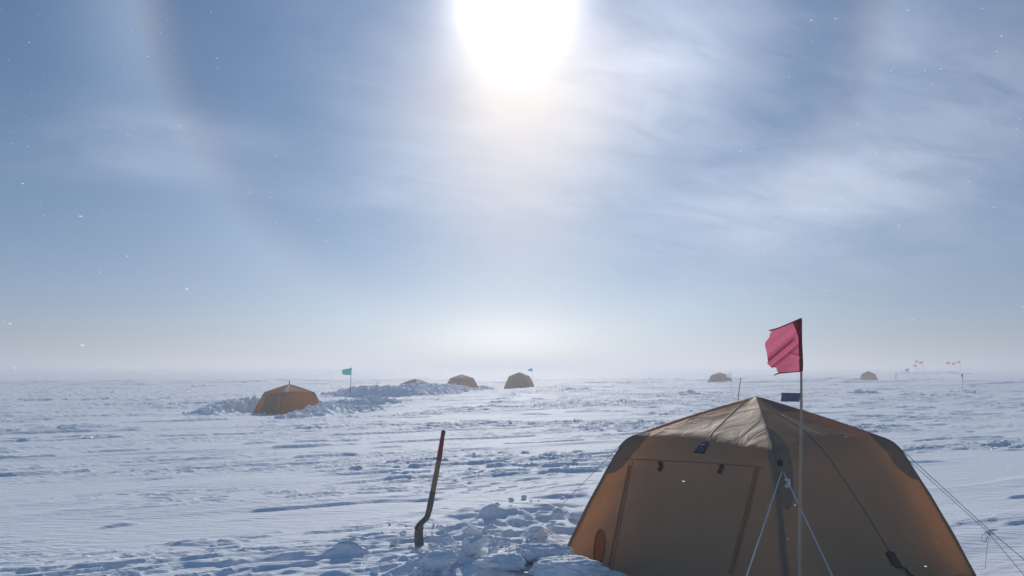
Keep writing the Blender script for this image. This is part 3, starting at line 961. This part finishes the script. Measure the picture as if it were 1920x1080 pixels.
# ------------------------------------------------------------------ near flag
def make_near_flag():
    Yp = 5.75
    b = at(1499, 1080, Yp); b.z = float(ground(b.x, Yp))
    root = empty('marker_flag', b)
    tag(root, 'bamboo pole in front of the near tent with torn pink flag and blue tape', 'flag')
    L = lambda px, py, dy=0.0: at(px, py, Yp + dy) - b
    Z = lambda x, y: (1380 + x / 6, 580 + y / 6)
    k = Yp / FPX
    pts, rad = [], []
    for i in range(60):
        t = i / 59
        p = L(1502.3, 599).lerp(L(1499.3, 1080), t * 1.0) + Vector((k * 1.3 * math.sin(t * 5.0) * math.sin(math.pi * t), 0, 0)); pts.append(p); rad.append(k * (1.9 + 1.2 * t))
    low = L(1499.3, 1080); pts += [Vector((low.x, low.y, low.z - 0.1)), Vector((low.x, low.y, -0.1))]; rad += [k * 3.1, k * 3.2]
    for i in (9, 20, 31, 42, 53): rad[i] *= 1.18
    mesh('pole', *tube(pts, rad, 12), M_BAMBOO, root)
    n, m = 46, 40
    left = [Z(*q) for q in ((388, 240), (398, 262), (372, 285), (384, 300), (366, 322), (352, 345), (332, 362), (325, 400), (336, 450), (346, 490), (352, 530), (356, 565), (360, 590), (346, 604), (372, 632),
                           (402, 660), (430, 652), (452, 658), (462, 690), (470, 712))]
    right = [Z(724, 112), Z(733, 250), Z(742, 400), Z(748, 560), Z(748, 696)]
    A = polyline(left, np.linspace(0, 1, n + 1)); B = polyline(right, np.linspace(0, 1, n + 1))
    V = []

    def dy(u, v, px, py):
        zx, zy = (px - 1380) * 6, (py - 580) * 6
        # a fold that runs from the lower left up to the right, a second short one at right
        f = 0.0
        l1 = (zy - (600 - (zx - 360) * 0.83))
        if True: f += -0.036 * math.exp(-(l1 / 24) ** 2) * (1 if zx < 640 else math.exp(-((zx - 640) / 30) ** 2))
        f += 0.026 * math.exp(-((l1 - 60) / 36) ** 2) + 0.012 * math.exp(-((l1 + 95) / 40) ** 2)
        l2 = (zy - (500 + (zx - 610) * 0.35)); f += -0.012 * math.exp(-(l2 / 18) ** 2) * (1 if zx > 600 else 0)
        f += (1 - u) * 0.035 * math.sin(3.0 * v + 1.6 * u) + 0.006 * math.sin(9 * v + 4 * u)
        return f
    for i in range(n + 1):
        for j in range(m + 1):
            u = j / m; p = A[i] * (1 - u) + B[i] * u
            top = Z(388, 240)[1] + (Z(724, 112)[1] - Z(388, 240)[1]) * u
            V.append(L(p[0], p[1], dy(u, i / n, *p)))
    fl = mesh('flag', V, grid_faces(n + 1, m + 1), M_RED, root)
    S = []
    sl = [Z(*q) for q in ((702, 118), (700, 200), (700, 300), (706, 450), (708, 560), (712, 698))]
    sr = [Z(*q) for q in ((737, 102), (738, 200), (744, 330), (752, 500), (757, 620), (752, 698))]
    A2, B2 = polyline(sl, np.linspace(0, 1, 25)), polyline(sr, np.linspace(0, 1, 25))
    for i in range(25):
        ring = []
        for j in range(12):
            a = 2 * math.pi * j / 12
            c = (A2[i] + B2[i]) / 2; hw = (B2[i] - A2[i])[0] / 2
            S.append(L(c[0] + hw * math.cos(a), c[1], 0.016 * math.sin(a) - 0.002))
    F = [(i * 12 + j, i * 12 + (j + 1) % 12, (i + 1) * 12 + (j + 1) % 12, (i + 1) * 12 + j) for i in range(24) for j in range(12)]
    mesh('sleeve', S, F, M_MAROON, fl)
    # stiff batten along the top, hem at the bottom, doubled corner
    mesh('batten', *tube([L(*Z(372, 240), -0.004), L(*Z(470, 214), -0.004), L(*Z(600, 160), -0.004), L(*Z(738, 101), -0.004)], 0.0042, 8), M_MAROON, fl)
    mesh('hem', *tube([L(*Z(422, 744), 0.004), L(*Z(450, 730), 0), L(*Z(500, 716), -0.003), L(*Z(600, 708), -0.004), L(*Z(735, 696), -0.004)], [0.002, 0.004, 0.0045, 0.004, 0.004], 8), M_MAROON, fl)
    tri = [L(*Z(*q), -0.012) for q in ((640, 150), (715, 118), (722, 320), (700, 306), (672, 225))]
    skin(mesh('doubled_corner', tri, [(0, 1, 2, 3, 4)], cloth('deep_red_cloth', (0.36, 0.03, 0.05), 0.3, 0.2), fl, False), 0.001)
    # tape tied lower down
    V = []
    for i in range(9):
        for j in range(15):
            u, v = j / 14, i / 8
            px = 1464.5 + 0.8 * math.sin(v * 5) + u * (1500 - 1464.5)
            py = (736.2 + 0.6 * u) + v * 16.5
            V.append(L(px, py, 0.010 * math.sin(u * 7) * u - 0.012))
    mesh('tape', V, grid_faces(9, 15), M_TAPE, root)


make_near_flag()


# ------------------------------------------------------------------ small far flags and stakes
def far_flag(px, py_top, px_b, py_b, fw, fh, cmat, label, group=None, pole=0.022, cat='flag', name='marker_flag', depth=None, side=-1, ppx=1.0):
    b = hit(px_b, py_b) if depth is None else None
    if b is None:
        b = at(px_b, py_b, depth); b.z = float(ground(b.x, b.y))
    d = b.y; k = d / FPX
    top = at(px, py_top, d) - b
    root = empty(name, b); tag(root, label, cat, group)
    mesh('pole', *tube([(0, 0, -0.2), top * 0.5, top], [pole, pole * 0.95, pole * 0.8], 6), M_DARKPOLE, root)
    if cmat:
        V = []
        w, h = fw * k, fh * k
        n, m = 8, 12
        for i in range(n + 1):
            for j in range(m + 1):
                u, v = j / m, i / n
                sh = 1 - 0.35 * u * u
                V.append(top + Vector((side * w * u, 0.10 * w * math.sin(5 * u + v), -h * (0.04 + u * 0.22 + v * sh * 0.80) + 0.0)))
        mesh('flag', V, grid_faces(n + 1, m + 1), cmat, root)
    return root


far_flag(659, 689, 656, 746, 17, 16, M_TEAL, 'teal flag on a thin pole in the rubble right of the orange-brown tent', pole=0.02)
far_flag(998, 690, 998, 716, 7.5, 7, M_TEAL, 'tiny teal flag behind the tent on open snow', pole=0.012, depth=96)
far_flag(1704, 690, 1704, 711, 7, 7.5, M_TEAL, 'teal flag on the snow left of the red flags at far right', pole=0.02)
far_flag(1371, 698, 1370, 738, 9, 11, M_PALE, 'pale flag on a hair-thin pole in front of the hazy grey-brown tent', pole=0.009)
far_flag(1389, 708, 1383, 752, 0, 0, None, 'bare dark cane leaning behind the roof of the near tent', pole=0.028, cat='pole', name='marker_pole')
far_flag(1680, 699, 1680, 712, 0, 0, None, 'short dark stake left of the teal flag at far right', pole=0.04, cat='pole', name='marker_pole')
far_flag(1805, 700, 1805, 734, 3.2, 8, M_TAPE, 'narrow dark blue flag on a thin pole at the far right', pole=0.016)
for px, py, w, lab in ((1720, 675.5, 5, 'red flag of the left trio on the far snow bank, the highest and middle one'), (1729, 677.5, 6, 'red flag of the left trio on the far snow bank, nearest its right'),
                       (1717, 683.5, 4.5, 'red flag of the left trio on the far snow bank, the lowest one'), (1779, 678, 5.5, 'red flag of the right trio on the far snow bank, first from left'),
                       (1789.5, 679.5, 5, 'red flag of the right trio on the far snow bank, the lowest middle one'), (1799, 676.5, 5, 'red flag of the right trio on the far snow bank, nearest the blue flag')):
    far_flag(px + 1.5, py - 0.8, px + 2, 702, w * 1.35, 6.4, M_FARRED, lab, 'red flags on the far snow bank', pole=0.03)


# ------------------------------------------------------------------ glittering ice crystals adrift in the air
def make_crystals():
    m, nt, b, o = new_mat('ice_crystal')
    b.inputs['Base Color'].default_value = (0.95, 0.97, 1, 1); b.inputs['Roughness'].default_value = 0.25
    tr = nt.nodes.new('ShaderNodeBsdfTranslucent'); tr.inputs['Color'].default_value = (0.98, 0.99, 1, 1)
    ms = nt.nodes.new('ShaderNodeMixShader'); ms.inputs[0].default_value = 0.85
    nt.links.new(b.outputs[0], ms.inputs[1]); nt.links.new(tr.outputs[0], ms.inputs[2]); nt.links.new(ms.outputs[0], o.inputs['Surface'])
    r = np.random.default_rng(21)
    V, F = [], []
    n = 0
    while n < 2400:
        x, y, z = r.uniform(-8, 8), r.uniform(1.2, 11), r.uniform(0.1, 7.5)
        if abs(x) > 0.75 * y + 0.5 or z > CAM_H + 0.5 * y + 0.4: continue
        if float(np.hypot(x - TENT_C[0], y - TENT_C[1])) < 1.9 and z < 1.8: continue
        if (c0 := Vector((x, y, z - CAM_H)).normalized()).dot(SUN_DIR) > 0.955: continue
        s = min(0.0014 * r.lognormal(0.0, 0.6), 0.0011 * y)
        w = s * r.uniform(1.0, 2.6)
        base = len(V); c = Vector((x, y, z))
        nv = (SUN_DIR + Vector(r.normal(0, 0.45, 3))).normalized()
        e1 = (Vector((0, 0, 1)).cross(nv)).normalized(); e2 = nv.cross(e1)
        for k in range(6):
            q = k * math.pi / 3 + 0.3
            V.append(c + e1 * (w * math.cos(q)) + e2 * (s * 0.8 * math.sin(q)))
        V += [c + nv * (s * 0.2), c - nv * (s * 0.2)]
        for k in range(6):
            F.append((base + k, base + (k + 1) % 6, base + 6)); F.append((base + (k + 1) % 6, base + k, base + 7))
        n += 1
    ob = mesh('ice_crystals', V, F, m, None, False)
    tag(ob, 'fine glittering ice crystals drifting in the cold air', 'ice crystals', None, 'stuff')


make_crystals()


# ------------------------------------------------------------------ the hazy air
def make_haze(density=0.0034):
    m = bpy.data.materials.new('hazy_air'); m.use_nodes = True
    nt = m.node_tree; nt.nodes.clear()
    o = nt.nodes.new('ShaderNodeOutputMaterial')
    v = node(nt, 'ShaderNodeVolumePrincipled', Density=density, Anisotropy=0.5)
    v.inputs['Color'].default_value = (0.62, 0.645, 0.69, 1)
    nt.links.new(v.outputs[0], o.inputs['Volume'])
    s, lo, hi = 7300.0, -3.2, 9.0
    V = [(x, y, z) for z in (lo, hi) for x, y in ((-s, -s), (s, -s), (s, s), (-s, s))]
    F = [(3, 2, 1, 0), (4, 5, 6, 7), (0, 1, 5, 4), (1, 2, 6, 5), (2, 3, 7, 6), (3, 0, 4, 7)]
    ob = mesh('haze', V, F, m, None, False)
    tag(ob, 'pale frosty air over the snowfield', 'haze', None, 'stuff')


make_haze()
